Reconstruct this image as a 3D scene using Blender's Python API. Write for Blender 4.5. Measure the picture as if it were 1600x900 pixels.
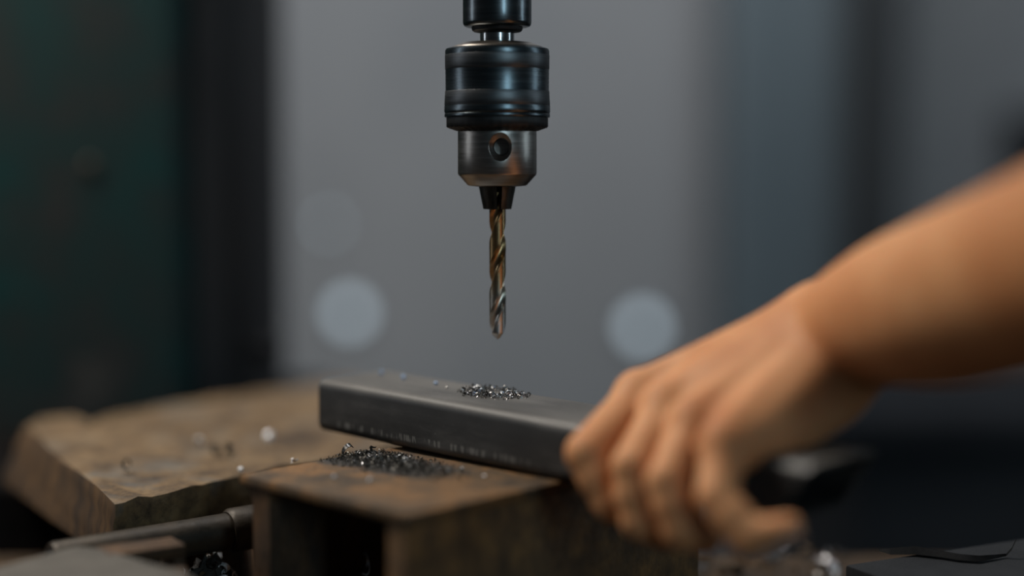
import bpy, bmesh, math, random
import numpy as np
from mathutils import Matrix, Vector
random.seed(7); rng = np.random.default_rng(7)
for o in list(bpy.data.objects): bpy.data.objects.remove(o)
scene = bpy.context.scene; COL = scene.collection

# ------------------------------------------------------------------ camera
F = 2456.0; PITCH = math.atan(200 / F)
CAM = np.array([0, -.8, .24])
FW = np.array([0, math.cos(PITCH), -math.sin(PITCH)]); UP = np.array([0, math.sin(PITCH), math.cos(PITCH)]); RT = np.array([1., 0, 0])
cd = bpy.data.cameras.new('camera'); cam = bpy.data.objects.new('camera', cd); COL.objects.link(cam)
cam.location = CAM; cam.rotation_euler = (math.pi / 2 - PITCH, 0, 0)
cd.sensor_width = 36; cd.lens = F * 36 / 1600; cd.clip_start = .02
cd.dof.use_dof = True; cd.dof.focus_distance = .787; cd.dof.aperture_fstop = (cd.lens / 1000) / .046
scene.camera = cam
# ------------------------------------------------------------------ world, lights, exposure
w = bpy.data.worlds.new('world'); scene.world = w; w.use_nodes = True
w.node_tree.nodes['Background'].inputs[0].default_value = (.75, .88, 1, 1)
w.node_tree.nodes['Background'].inputs[1].default_value = .016
def area(name, loc, target, sx, sy, power, col):
    l = bpy.data.lights.new(name, 'AREA'); l.shape = 'RECTANGLE'; l.size = sx; l.size_y = sy; l.energy = power; l.color = col
    o = bpy.data.objects.new(name, l); COL.objects.link(o); o.location = loc
    o.rotation_euler = (Vector(target) - Vector(loc)).to_track_quat('-Z', 'Y').to_euler()
    return o
area('ceiling_lamp', (-.72, .16, 1.2), (.03, -.1, .1), .5, .4, 19.0, (1, .93, .84))           # workshop lamp above the machine
area('window_light_left', (-2.3, .1, .75), (0, 0, .25), .16, 1.3, 3.6, (.85, .92, 1))            # tall windows round the shop
area('window_light_right', (2.3, .15, .75), (0, 0, .25), .14, 1.3, 4, (.70, .88, 1))
area('window_light_front', (1.15, -2.7, 1.1), (0, 0, .3), .24, 1.4, 14, (.60, .86, 1))
area('hall_lamp', (.0, .9, 2.1), (.0, 2.2, .3), 1.4, .4, 27, (.93, .96, 1))                     # lights the far wall
vs = scene.view_settings; vs.view_transform = 'Standard'; vs.look = 'None'; vs.gamma = 1; vs.exposure = 0; vs.use_curve_mapping = False

# ------------------------------------------------------------------ helpers
def ray(x, y): return FW + RT * (x - 800) / F + UP * (450 - y) / F
def at_y(x, y, Y): d = ray(x, y); return CAM + d * ((Y - CAM[1]) / d[1])
def at_z(x, y, Z): d = ray(x, y); return CAM + d * ((Z - CAM[2]) / d[2])
def at_d(x, y, D): return CAM + ray(x, y) * D            # D = distance along the view axis
def tag(o, label, cat, group=None, kind=None):
    if label: o['label'] = label
    if cat: o['category'] = cat
    if group: o['group'] = group
    if kind: o['kind'] = kind
    return o
def thing(name, label, cat, loc, group=None):
    o = bpy.data.objects.new(name, None); o.empty_display_size = .01; COL.objects.link(o); o.location = loc
    return tag(o, label, cat, group)
def mesh(name, V, Fc, smooth=None):
    me = bpy.data.meshes.new(name); me.from_pydata([tuple(map(float, v)) for v in V], [], [tuple(map(int, f)) for f in Fc]); me.update()
    bm = bmesh.new(); bm.from_mesh(me); bmesh.ops.recalc_face_normals(bm, faces=bm.faces); bm.to_mesh(me); bm.free()
    if smooth is not None:
        me.polygons.foreach_set('use_smooth', [True] * len(me.polygons)); me.set_sharp_from_angle(angle=math.radians(smooth))
    return me
def link(name, me, mat, parent=None, loc=None, rot=None):
    o = bpy.data.objects.new(name, me); COL.objects.link(o)
    if mat and not me.materials: me.materials.append(mat)
    if parent: o.parent = parent
    if loc is not None: o.location = loc
    if rot is not None: o.rotation_euler = rot
    return o
def world_obj(name, V, Fc, mat, parent=None, smooth=None, origin=None):
    """verts given in world space; origin = base of the thing"""
    V = np.asarray(V, float)
    if parent is not None: V = V - np.array(parent.location); return link(name, mesh(name, V, Fc, smooth), mat, parent)
    if origin is None: origin = np.array([V[:, 0].mean(), V[:, 1].mean(), V[:, 2].min()])
    return link(name, mesh(name, V - origin, Fc, smooth), mat, None, origin)
def bevel_me(me, width, seg=2, angle=30):
    bm = bmesh.new(); bm.from_mesh(me)
    ed = [e for e in bm.edges if len(e.link_faces) == 2 and e.calc_face_angle(0) > math.radians(angle)]
    bmesh.ops.bevel(bm, geom=ed, offset=width, segments=seg, affect='EDGES', profile=.5, clamp_overlap=True)
    bm.to_mesh(me); bm.free()
    me.polygons.foreach_set('use_smooth', [True] * len(me.polygons)); me.set_sharp_from_angle(angle=math.radians(35))
    return me
def box(x0, x1, y0, y1, z0, z1):
    V = [(x, y, z) for z in (z0, z1) for y in (y0, y1) for x in (x0, x1)]
    return V, [(0, 2, 3, 1), (4, 5, 7, 6), (0, 1, 5, 4), (2, 6, 7, 3), (0, 4, 6, 2), (1, 3, 7, 5)]
def merge(*parts):
    V = []; Fc = []
    for v, f in parts:
        n = len(V); V += [tuple(p) for p in v]; Fc += [tuple(i + n for i in q) for q in f]
    return V, Fc
def prism(poly, z0, z1):
    n = len(poly); V = [(p[0], p[1], z0) for p in poly] + [(p[0], p[1], z1) for p in poly]
    return V, [tuple(range(n))[::-1], tuple(range(n, 2 * n))] + [(i, (i + 1) % n, n + (i + 1) % n, n + i) for i in range(n)]
def lathe(prof, seg=96, cx=0, cy=0, a0=0, a1=None):
    """prof: (r, z) list from top to bottom, closed with caps at r>0 ends"""
    V = []; Fc = []; n = len(prof)
    for r, z in prof:
        for k in range(seg):
            a = 2 * math.pi * k / seg; V.append((cx + r * math.cos(a), cy + r * math.sin(a), z))
    for i in range(n - 1):
        for k in range(seg):
            k2 = (k + 1) % seg; Fc.append((i * seg + k, i * seg + k2, (i + 1) * seg + k2, (i + 1) * seg + k))
    Fc.append(tuple(range(seg))); Fc.append(tuple(range((n - 1) * seg, n * seg))[::-1])
    return V, Fc
def tube_path(P, R, seg=12, cap=True):
    P = [np.array(p, float) for p in P]; V = []; Fc = []; n = len(P)
    if not hasattr(R, '__len__'): R = [R] * n
    ref = np.array([.13, .37, .92]); 
    for i in range(n):
        t = P[min(i + 1, n - 1)] - P[max(i - 1, 0)]; t /= np.linalg.norm(t)
        a = np.cross(t, ref); a /= np.linalg.norm(a); b = np.cross(t, a)
        for k in range(seg):
            q = 2 * math.pi * k / seg; V.append(P[i] + R[i] * (a * math.cos(q) + b * math.sin(q)))
    for i in range(n - 1):
        for k in range(seg):
            k2 = (k + 1) % seg; Fc.append((i * seg + k, i * seg + k2, (i + 1) * seg + k2, (i + 1) * seg + k))
    if cap: Fc.append(tuple(range(seg))); Fc.append(tuple(range((n - 1) * seg, n * seg)))
    return V, Fc
# ------------------------------------------------------------------ materials
def nodes_of(name):
    m = bpy.data.materials.new(name); m.use_nodes = True; nt = m.node_tree
    return m, nt, nt.nodes['Principled BSDF']
def N(nt, kind, **kw):
    n = nt.nodes.new('ShaderNode' + kind)
    for k, v in kw.items():
        if k in n.inputs: n.inputs[k].default_value = v
        else: setattr(n, k, v)
    return n
def ramp(nt, stops, src):
    r = N(nt, 'ValToRGB'); e = r.color_ramp.elements
    while len(e) < len(stops): e.new(.5)
    for el, (p, c) in zip(e, stops): el.position = p; el.color = (*c, 1) if len(c) == 3 else c
    nt.links.new(src, r.inputs[0]); return r
def coords(nt, scale=(1, 1, 1)):
    t = N(nt, 'TexCoord'); m = N(nt, 'Mapping'); m.inputs['Scale'].default_value = scale
    nt.links.new(t.outputs['Object'], m.inputs['Vector']); return m.outputs[0]
def mottled(name, stops, scale=60, stretch=(1, 1, 1), rough=(.6, .8), metal=0, bump=.2, bscale=400, spec=.5, detail=8, dist=.0004):
    m, nt, b = nodes_of(name); L = nt.links
    c = coords(nt, stretch)
    n1 = N(nt, 'TexNoise', Scale=scale, Detail=detail, Roughness=.62); L.new(c, n1.inputs['Vector'])
    r = ramp(nt, stops, n1.outputs['Fac']); L.new(r.outputs[0], b.inputs['Base Color'])
    n2 = N(nt, 'TexNoise', Scale=bscale, Detail=6, Roughness=.6); L.new(c, n2.inputs['Vector'])
    rr = N(nt, 'MapRange'); rr.inputs['To Min'].default_value = rough[0]; rr.inputs['To Max'].default_value = rough[1]
    rr.inputs['From Min'].default_value = .3; rr.inputs['From Max'].default_value = .7
    L.new(n2.outputs['Fac'], rr.inputs['Value']); L.new(rr.outputs[0], b.inputs['Roughness'])
    bp = N(nt, 'Bump', Strength=bump, Distance=dist); L.new(n2.outputs['Fac'], bp.inputs['Height']); L.new(bp.outputs[0], b.inputs['Normal'])
    b.inputs['Metallic'].default_value = metal; b.inputs['Specular IOR Level'].default_value = spec
    return m
def turned(name, stops, rough=(.25, .45), scale=900, bump=.12):
    """lathe-turned metal: streaks run round the axis (object z), rotation at rest"""
    m, nt, b = nodes_of(name); L = nt.links
    c = coords(nt, (.04, .04, 1))
    n1 = N(nt, 'TexNoise', Scale=scale, Detail=4, Roughness=.7); L.new(c, n1.inputs['Vector'])
    r = ramp(nt, stops, n1.outputs['Fac']); L.new(r.outputs[0], b.inputs['Base Color'])
    rr = N(nt, 'MapRange'); rr.inputs['To Min'].default_value = rough[0]; rr.inputs['To Max'].default_value = rough[1]
    L.new(n1.outputs['Fac'], rr.inputs['Value']); L.new(rr.outputs[0], b.inputs['Roughness'])
    bp = N(nt, 'Bump', Strength=bump, Distance=.0002); L.new(n1.outputs['Fac'], bp.inputs['Height']); L.new(bp.outputs[0], b.inputs['Normal'])
    b.inputs['Metallic'].default_value = 1; b.inputs['Anisotropic'].default_value = .4
    return m
M = {}
M['quill'] = turned('quill_steel', [(.3, (.10, .115, .125)), (.7, (.17, .19, .20))], (.18, .30), 500, .06)
M['neck'] = turned('polished_steel', [(.3, (.35, .36, .37)), (.7, (.45, .46, .46))], (.14, .22), 900, .05)
M['cap'] = turned('cap_steel', [(.3, (.20, .18, .16)), (.7, (.30, .27, .24))], (.3, .42), 700)
M['sleeve'] = turned('blued_steel', [(.3, (.075, .092, .104)), (.7, (.135, .16, .172))], (.22, .32), 700, .04)
M['band'] = turned('knurled_band', [(.25, (.075, .08, .084)), (.75, (.16, .165, .17))], (.32, .46), 1500, .25)
M['ring'] = turned('dark_ring', [(.3, (.035, .036, .036)), (.7, (.07, .07, .07))], (.42, .6), 600, .2)
M['body'] = turned('jaw_body_steel', [(.25, (.24, .22, .20)), (.75, (.42, .39, .36))], (.24, .42), 900, .08)
M['jaw'] = mottled('oily_jaw_steel', [(.3, (.03, .03, .026)), (.7, (.10, .095, .085))], 250, (1, 1, .3), (.3, .55), 1, .2, 900)
M['hole'] = mottled('hole_dark', [(.3, (.02, .02, .02)), (.7, (.06, .06, .06))], 250, (1, 1, 1), (.4, .6), 1, .1, 900)

def drill_mat():
    m, nt, b = nodes_of('drill_steel'); L = nt.links
    t = N(nt, 'TexCoord'); s = N(nt, 'SeparateXYZ'); L.new(t.outputs['Object'], s.inputs[0])
    n1 = N(nt, 'TexNoise', Scale=70, Detail=2); L.new(t.outputs['Object'], n1.inputs['Vector'])
    mr = N(nt, 'MapRange'); mr.inputs['From Min'].default_value = 0; mr.inputs['From Max'].default_value = .066; L.new(s.outputs[2], mr.inputs['Value'])
    ad = N(nt, 'MATH' if False else 'Math', operation='MULTIPLY_ADD'); L.new(n1.outputs['Fac'], ad.inputs[0]); ad.inputs[1].default_value = .7; L.new(mr.outputs[0], ad.inputs[2])
    r = ramp(nt, [(.32, (.62, .63, .64)), (.58, (.52, .47, .40)), (.85, (.46, .34, .20)), (1.0, (.38, .25, .12))], ad.outputs[0])
    L.new(r.outputs[0], b.inputs['Base Color']); b.inputs['Metallic'].default_value = 1
    n2 = N(nt, 'TexNoise', Scale=700, Detail=5); L.new(t.outputs['Object'], n2.inputs['Vector'])
    rr = N(nt, 'MapRange'); rr.inputs['To Min'].default_value = .22; rr.inputs['To Max'].default_value = .40; L.new(n2.outputs['Fac'], rr.inputs['Value']); L.new(rr.outputs[0], b.inputs['Roughness'])
    bp = N(nt, 'Bump', Strength=.08, Distance=.0002); L.new(n2.outputs['Fac'], bp.inputs['Height']); L.new(bp.outputs[0], b.inputs['Normal'])
    return m
M['drill'] = drill_mat()
TH = .0282
def tube_mat():
    """mill-scale steel; local x along the tube, z up. A faint illegible stencil runs low on the near face."""
    m, nt, b = nodes_of('mill_scale_steel'); L = nt.links
    t = N(nt, 'TexCoord'); s = N(nt, 'SeparateXYZ'); L.new(t.outputs['Object'], s.inputs[0])
    c = coords(nt, (.25, 1, 1))
    n1 = N(nt, 'TexNoise', Scale=70, Detail=8, Roughness=.65); L.new(c, n1.inputs['Vector'])
    r = ramp(nt, [(.28, (.014, .014, .014)), (.5, (.028, .0275, .027)), (.72, (.07, .067, .064))], n1.outputs['Fac'])
    # scratches
    n3 = N(nt, 'TexNoise', Scale=420, Detail=6, Roughness=.75); L.new(t.outputs['Object'], n3.inputs['Vector'])
    sc = ramp(nt, [(.60, (0, 0, 0)), (.72, (1, 1, 1))], n3.outputs['Fac'])
    mx = N(nt, 'Mix', data_type='RGBA'); mx.inputs[7].default_value = (.16, .155, .15, 1)
    L.new(r.outputs[0], mx.inputs[6])
    ml = N(nt, 'Math', operation='MULTIPLY'); ml.inputs[1].default_value = .6; L.new(sc.outputs[0], ml.inputs[0]); L.new(ml.outputs[0], mx.inputs[0])
    # stencil: upright strokes in a narrow row
    cs = coords(nt, (1, .001, .12))
    n4 = N(nt, 'TexNoise', Scale=520, Detail=2); L.new(cs, n4.inputs['Vector'])
    st = ramp(nt, [(.52, (0, 0, 0)), (.56, (1, 1, 1))], n4.outputs['Fac'])
    def window(sock, lo, hi, soft):
        a = N(nt, 'MapRange'); a.inputs['From Min'].default_value = lo - soft; a.inputs['From Max'].default_value = lo + soft; L.new(sock, a.inputs['Value'])
        bb = N(nt, 'MapRange'); bb.inputs['From Min'].default_value = hi + soft; bb.inputs['From Max'].default_value = hi - soft; L.new(sock, bb.inputs['Value'])
        q = N(nt, 'Math', operation='MULTIPLY'); L.new(a.outputs[0], q.inputs[0]); L.new(bb.outputs[0], q.inputs[1]); return q.outputs[0]
    wx = window(s.outputs[0], .012, .152, .012); wz = window(s.outputs[2], .0042, .0075, .0004); wy = window(s.outputs[1], -.01, .001, .0003)
    q1 = N(nt, 'Math', operation='MULTIPLY'); L.new(wx, q1.inputs[0]); L.new(wz, q1.inputs[1])
    q2 = N(nt, 'Math', operation='MULTIPLY'); L.new(q1.outputs[0], q2.inputs[0]); L.new(wy, q2.inputs[1])
    q3 = N(nt, 'Math', operation='MULTIPLY'); L.new(q2.outputs[0], q3.inputs[0]); L.new(st.outputs[0], q3.inputs[1])
    q4 = N(nt, 'Math', operation='MULTIPLY'); L.new(q3.outputs[0], q4.inputs[0]); q4.inputs[1].default_value = .55
    m2 = N(nt, 'Mix', data_type='RGBA'); m2.inputs[7].default_value = (.20, .195, .18, 1); L.new(mx.outputs[2], m2.inputs[6]); L.new(q4.outputs[0], m2.inputs[0])
    # light on the top face painted in as a paler tone, plus rubbing wear
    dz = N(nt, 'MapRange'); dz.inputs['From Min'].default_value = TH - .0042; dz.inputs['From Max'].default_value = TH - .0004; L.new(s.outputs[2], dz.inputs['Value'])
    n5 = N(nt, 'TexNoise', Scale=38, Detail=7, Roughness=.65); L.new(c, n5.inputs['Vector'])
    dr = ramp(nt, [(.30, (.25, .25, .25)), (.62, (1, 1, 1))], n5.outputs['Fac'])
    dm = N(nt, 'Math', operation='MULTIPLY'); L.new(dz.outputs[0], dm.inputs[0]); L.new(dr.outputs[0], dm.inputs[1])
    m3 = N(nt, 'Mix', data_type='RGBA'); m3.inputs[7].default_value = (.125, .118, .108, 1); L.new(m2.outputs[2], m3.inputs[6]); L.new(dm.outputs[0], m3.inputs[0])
    L.new(m3.outputs[2], b.inputs['Base Color'])
    b.inputs['Metallic'].default_value = 0
    rr = N(nt, 'MapRange'); rr.inputs['To Min'].default_value = .36; rr.inputs['To Max'].default_value = .58; b.inputs['Specular IOR Level'].default_value = .4; L.new(n3.outputs['Fac'], rr.inputs['Value']); L.new(rr.outputs[0], b.inputs['Roughness'])
    bp = N(nt, 'Bump', Strength=.12, Distance=.0003); L.new(n3.outputs['Fac'], bp.inputs['Height']); L.new(bp.outputs[0], b.inputs['Normal'])
    return m
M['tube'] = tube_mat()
M['rust'] = mottled('rusty_steel', [(.3, (.032, .020, .011)), (.46, (.085, .051, .024)), (.58, (.18, .088, .028)), (.72, (.11, .078, .048))], 48, (1, 1, 1), (.55, .85), .15, .5, 500)
M['rust_lit'] = mottled('lit_rusty_steel', [(.28, (.05, .028, .013)), (.5, (.125, .066, .025)), (.66, (.23, .115, .036)), (.8, (.13, .08, .045))], 95, (1, 1, .7), (.55, .85), .1, .6, 420)  # brighter rust copy: light on the beam's right leg painted into the colour
M['rust_dark'] = mottled('dark_rusty_steel', [(.3, (.018, .010, .005)), (.52, (.065, .032, .012)), (.75, (.14, .066, .022))], 60, (1, 1, .5), (.6, .9), .1, .6, 420)
M['wood'] = mottled('weathered_wood', [(.32, (.042, .024, .011)), (.47, (.13, .080, .036)), (.56, (.17, .108, .051)), (.70, (.235, .165, .09))], 42, (1, 1, 1), (.6, .85), 0, .4, 300)
M['wood_end'] = mottled('wood_end_grain', [(.3, (.014, .007, .002)), (.5, (.062, .031, .009)), (.7, (.12, .062, .019))], 80, (1, 1, .2), (.65, .9), 0, .5, 300)
M['grime'] = mottled('oily_grime', [(.3, (.015, .013, .012)), (.7, (.05, .042, .034))], 220, (1, 1, 1), (.4, .7), .2, .8, 900, dist=.0008)
M['chip'] = mottled('bright_swarf', [(.35, (.35, .35, .36)), (.7, (.75, .76, .78))], 500, (1, 1, 1), (.25, .42), 1, .1, 900)
M['chip_dark'] = mottled('dark_swarf', [(.3, (.05, .048, .045)), (.7, (.26, .25, .24))], 400, (1, 1, 1), (.2, .45), 1, .1, 900)
M['chip_white'] = mottled('pale_metal_chip', [(.35, (.60, .62, .65)), (.7, (.88, .89, .9))], 500, (1, 1, 1), (.35, .5), .45, .1, 900)
M['chip_oily'] = mottled('oily_swarf', [(.3, (.015, .014, .012)), (.7, (.09, .085, .075))], 400, (1, 1, 1), (.3, .5), .8, .1, 900)
M['chip_blue'] = mottled('blue_glint_swarf', [(.3, (.25, .38, .62)), (.7, (.55, .70, .95))], 400, (1, 1, 1), (.3, .45), .4, .1, 900)  # bluish highlights on the chips painted in as base colour
M['black_wire'] = mottled('black_ribbon', [(.3, (.002, .002, .002)), (.7, (.006, .006, .006))], 300, (1, 1, 1), (.5, .7), 0, .1, 900, spec=.08)
M['pipe'] = mottled('dull_pipe', [(.3, (.015, .011, .007)), (.7, (.05, .036, .022))], 60, (1, 1, 1), (.4, .65), .4, .3, 500)
M['greyplate'] = mottled('grey_plate', [(.3, (.055, .049, .041)), (.55, (.088, .079, .066)), (.75, (.11, .10, .085))], 55, (1, 1, 1), (.6, .85), .1, .4, 700)
M['slab'] = mottled('black_slab', [(.3, (.014, .015, .017)), (.7, (.024, .025, .027))], 60, (1, 1, 1), (.5, .7), 0, .25, 700, spec=.2)
M['table'] = mottled('oily_table', [(.3, (.012, .007, .003)), (.5, (.040, .021, .007)), (.7, (.09, .046, .014))], 40, (1, 1, 1), (.5, .8), .2, .5, 300)
M['wall'] = mottled('grey_wall', [(.3, (.27, .275, .285)), (.5, (.33, .33, .335)), (.7, (.37, .365, .37))], 1.6, (1, 1, .6), (.7, .9), 0, .1, 60, detail=3)
M['cabinet'] = mottled('blue_grey_paint', [(.3, (.13, .165, .185)), (.7, (.22, .26, .28))], 2.0, (1, 1, .3), (.5, .7), 0, .05, 60, detail=3)
M['pillar'] = mottled('dark_pillar', [(.3, (.035, .037, .039)), (.7, (.055, .057, .06))], 4, (1, 1, .4), (.6, .8), 0, .1, 60)
M['dark'] = mottled('dark_bench', [(.3, (.010, .011, .014)), (.7, (.024, .026, .03))], 4, (1, 1, 1), (.6, .8), 0, .1, 60, spec=.2)
M['black_iron'] = mottled('near_black_iron', [(.3, (.003, .003, .003)), (.7, (.009, .008, .008))], 30, (1, 1, 1), (.85, 1), 0, .2, 200, spec=.05)
M['floor'] = mottled('concrete', [(.3, (.10, .10, .10)), (.7, (.16, .16, .155))], 3, (1, 1, 1), (.7, .9), 0, .2, 60)
def green_mat():
    m, nt, b = nodes_of('worn_green_paint'); L = nt.links
    t = N(nt, 'TexCoord')
    n1 = N(nt, 'TexNoise', Scale=9, Detail=8, Roughness=.7); L.new(t.outputs['Object'], n1.inputs['Vector'])
    r = ramp(nt, [(.40, (.007, .042, .041)), (.52, (.017, .033, .032)), (.60, (.030, .031, .030)), (.74, (.085, .08, .072))], n1.outputs['Fac'])
    n2 = N(nt, 'TexNoise', Scale=38, Detail=6, Roughness=.7); L.new(t.outputs['Object'], n2.inputs['Vector'])
    ch = ramp(nt, [(.66, (0, 0, 0)), (.72, (1, 1, 1))], n2.outputs['Fac'])
    mx = N(nt, 'Mix', data_type='RGBA'); mx.inputs[7].default_value = (.11, .115, .11, 1); L.new(r.outputs[0], mx.inputs[6]); L.new(ch.outputs[0], mx.inputs[0])
    L.new(mx.outputs[2], b.inputs['Base Color']); b.inputs['Roughness'].default_value = .6; b.inputs['Specular IOR Level'].default_value = .25
    return m
M['green'] = green_mat()
M['column_edge'] = mottled('bare_column_edge', [(.3, (.028, .026, .027)), (.7, (.055, .051, .052))], 8, (1, 1, .3), (.6, .8), 0, .1, 200, spec=.25)
def lamp_mat():
    m, nt, b = nodes_of('lamp_glow'); b.inputs['Base Color'].default_value = (.3, .33, .36, 1)
    b.inputs['Emission Color'].default_value = (.72, .88, 1, 1); b.inputs['Emission Strength'].default_value = 1.2; return m
M['lamp'] = lamp_mat()
def skin_mat():
    m, nt, b = nodes_of('skin'); L = nt.links
    t = N(nt, 'TexCoord')
    n1 = N(nt, 'TexNoise', Scale=28, Detail=5, Roughness=.55); L.new(t.outputs['Object'], n1.inputs['Vector'])
    r = ramp(nt, [(.3, (.46, .185, .075)), (.5, (.56, .255, .112)), (.7, (.64, .33, .16))], n1.outputs['Fac']); L.new(r.outputs[0], b.inputs['Base Color'])
    n2 = N(nt, 'TexNoise', Scale=900, Detail=3); L.new(t.outputs['Object'], n2.inputs['Vector'])
    bp = N(nt, 'Bump', Strength=.12, Distance=.0003); L.new(n2.outputs['Fac'], bp.inputs['Height']); L.new(bp.outputs[0], b.inputs['Normal'])
    # the hairy forearm is painted darker than the hand, standing in for shade
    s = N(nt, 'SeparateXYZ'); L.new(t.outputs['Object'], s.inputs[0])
    arm_shade = N(nt, 'MapRange'); arm_shade.inputs['From Min'].default_value = -.02; arm_shade.inputs['From Max'].default_value = .07; L.new(s.outputs[0], arm_shade.inputs['Value'])
    mx = N(nt, 'Mix', data_type='RGBA', blend_type='MULTIPLY'); mx.inputs[7].default_value = (.68, .60, .48, 1); L.new(r.outputs[0], mx.inputs[6]); L.new(arm_shade.outputs[0], mx.inputs[0]); L.new(mx.outputs[2], b.inputs['Base Color'])
    b.inputs['Roughness'].default_value = .6; b.inputs['Specular IOR Level'].default_value = .25
    b.inputs['Subsurface Weight'].default_value = .25; b.inputs['Subsurface Radius'].default_value = (1, .35, .18); b.inputs['Subsurface Scale'].default_value = .003
    return m
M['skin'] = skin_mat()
M['nail'] = mottled('fingernail', [(.3, (.50, .30, .22)), (.7, (.58, .38, .29))], 60, (1, 1, 1), (.3, .4), 0, .05, 300)

# ------------------------------------------------------------------ the setting
YW = 2.2
V, Fc = box(-2.6, 2.6, YW, YW + .1, -.9, 2.6); tag(world_obj('wall_back', V, Fc, M['wall']), 'plain grey far wall of the workshop, out of focus', 'wall', kind='structure')
V, Fc = box(-2.6, 2.6, -3.2, YW, -.95, -.9); tag(world_obj('floor', V, Fc, M['floor']), 'dark concrete workshop floor', 'floor', kind='structure')
def px_x(x, Y): return at_y(x, 400, Y)[0]
# blue-grey locker against the wall
Y = 1.95; xa, xb = px_x(1135, Y), px_x(1325, Y)
lk = thing('steel_locker', 'tall blue-grey steel locker against the far wall, right of the drill', 'locker', ((xa + xb) / 2, Y + .12, -.9))
me = link('body', bevel_me(mesh('body', *box(xa - (xa + xb) / 2, xb - (xa + xb) / 2, -.10, .12, 0, 2.6)), .01), M['cabinet'], lk)
xm = (xa + xb) / 2; hw = (xb - xa) / 2
link('door', bevel_me(mesh('door', *box(-hw + .012, -.003, -.118, -.1, .06, 2.55)), .004), M['cabinet'], lk)
link('door', bevel_me(mesh('door', *box(.003, hw - .012, -.118, -.1, .06, 2.55)), .004), M['cabinet'], lk)
# dark pillar
Y = 1.85; xa, xb = px_x(1322, Y), px_x(1396, Y); xm = (xa + xb) / 2; hw = (xb - xa) / 2
me = bevel_me(mesh('steel_pillar', *merge(box(-hw, hw, -.06, -.045, 0, 3.4), box(-hw * .3, hw * .3, -.045, .045, 0, 3.4), box(-hw, hw, .045, .06, 0, 3.4))), .003)
tag(link('trim_1', me, M['pillar'], None, (xm, Y, -.9)), 'dark steel pillar rising beside the blue-grey locker', 'pillar', kind='structure')
# dark bench, lower right
Y = 1.25; xa = px_x(1330, Y); zt = at_y(1450, 640, Y)[2]
wb = thing('work_bench', 'black work bench behind the forearm, lower right of the background', 'bench', (xa + .6, Y + .25, -.9))
link('bench_top', bevel_me(mesh('bench_top', *box(-.64, .64, -.29, .29, zt + .86, zt + .9)), .004), M['dark'], wb)
for k in range(3): link('drawer', bevel_me(mesh('drawer', *box(-.6, .6, -.275, -.25, .05 + k * (zt + .8) / 3, (k + 1) * (zt + .8) / 3 + .03)), .004), M['dark'], wb)
link('body', mesh('body', *box(-.6, .6, -.25, .25, 0, zt + .86)), M['dark'], wb)
# dark box, far right
pq = at_y(1575, 225, YW)
tc = thing('electrical_box', 'dark electrical box on the wall at the far right edge of the background', 'electrical box', (pq[0] + .05, YW, pq[2] - .05))
link('body', bevel_me(mesh('body', *box(-.06, .06, -.07, 0, 0, .11)), .004), M['dark'], tc)
link('door', bevel_me(mesh('door', *box(-.055, .055, -.076, -.07, .005, .105)), .002), M['dark'], tc)
# small round lamps on the wall (pale discs out of focus)
def wall_lamp(x, y, r, label):
    p = at_y(x, y, YW); t = thing('wall_lamp', label, 'lamp', (p[0], YW, p[2]), 'small round lamps on the far wall')
    V, Fc = lathe([(r * 1.35, 0), (r * 1.35, .012), (r * 1.1, .018)], 24); R = [(a, -c, b) for a, b, c in V]
    link('housing', mesh('housing', R, Fc, 35), M['cabinet'], t)
    V, Fc = lathe([(r, .012), (r, .02), (r * .7, .026), (r * .2, .028)], 24); R = [(a, -c, b) for a, b, c in V]
    link('lens', mesh('lens', R, Fc, 35), M['lamp'], t)
wall_lamp(548, 488, .020, 'pale round lamp on the far wall, left of the drill bit tip')
wall_lamp(1003, 510, .021, 'pale round lamp on the far wall, above the back of the hand')
wall_lamp(515, 350, .0075, 'faintest pale round lamp on the far wall, highest of the three')
# machine column at left
Y0 = .42
xc, xd = px_x(287, Y0), px_x(388, Y0 + .05)
pc = thing('machine_column', 'massive machine column in worn dark green paint at left', 'machine', (xc - .12, Y0, -.9))
O = np.array(pc.location)
poly = [(xc - .27, Y0), (xc, Y0), (xc, Y0 + .30), (xc - .27, Y0 + .30)]
V, Fc = prism(poly, -.9, 1.3); o = link('casting', bevel_me(mesh('casting', np.array(V) - O, Fc), .012, 3), M['green'], pc)
poly = [(xc + .001, Y0 + .03), (xd, Y0 + .05), (xd, Y0 + .26), (xc + .001, Y0 + .28)]
V, Fc = prism(poly, -.9, 1.3); link('slideway', bevel_me(mesh('slideway', np.array(V) - O, Fc), .006, 2), M['column_edge'], pc)
V, Fc = box(-.62, -.175, .20, Y0 + .3, -.9, .028); link('base', bevel_me(mesh('base', np.array(V) - O, Fc), .004, 2), M['black_iron'], pc)  # base block added near-black to stand in for the dark under the board
for (x, y) in ((140, 262), (300, 150)):
    p = at_y(x, y, Y0 - .002)
    V, Fc = lathe([(.006, 0), (.006, .003), (.004, .005)], 16); V = [(p[0] + a - O[0], p[1] - c - O[1] + .003, p[2] + b - O[2]) for a, b, c in V]
    if x < 200: link('screw_head', mesh('screw_head', V, Fc, 35), M['pipe'], pc)
# dark knob beside the column
p = at_y(408, 545, .47)
hk = thing('hand_knob', 'black hand knob sticking out beside the green machine column', 'knob', tuple(p))
V, Fc = lathe([(.004, .0), (.009, .004), (.011, .012), (.009, .02), (.004, .023)], 24); link('grip', mesh('grip', [(c - .004, b, a) for a, b, c in V], Fc, 40), M['dark'], hk)
V, Fc = tube_path([(-.03, 0, 0), (.002, 0, 0)], .004, 12); link('shaft', mesh('shaft', V, Fc, 40), M['dark'], hk)

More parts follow.
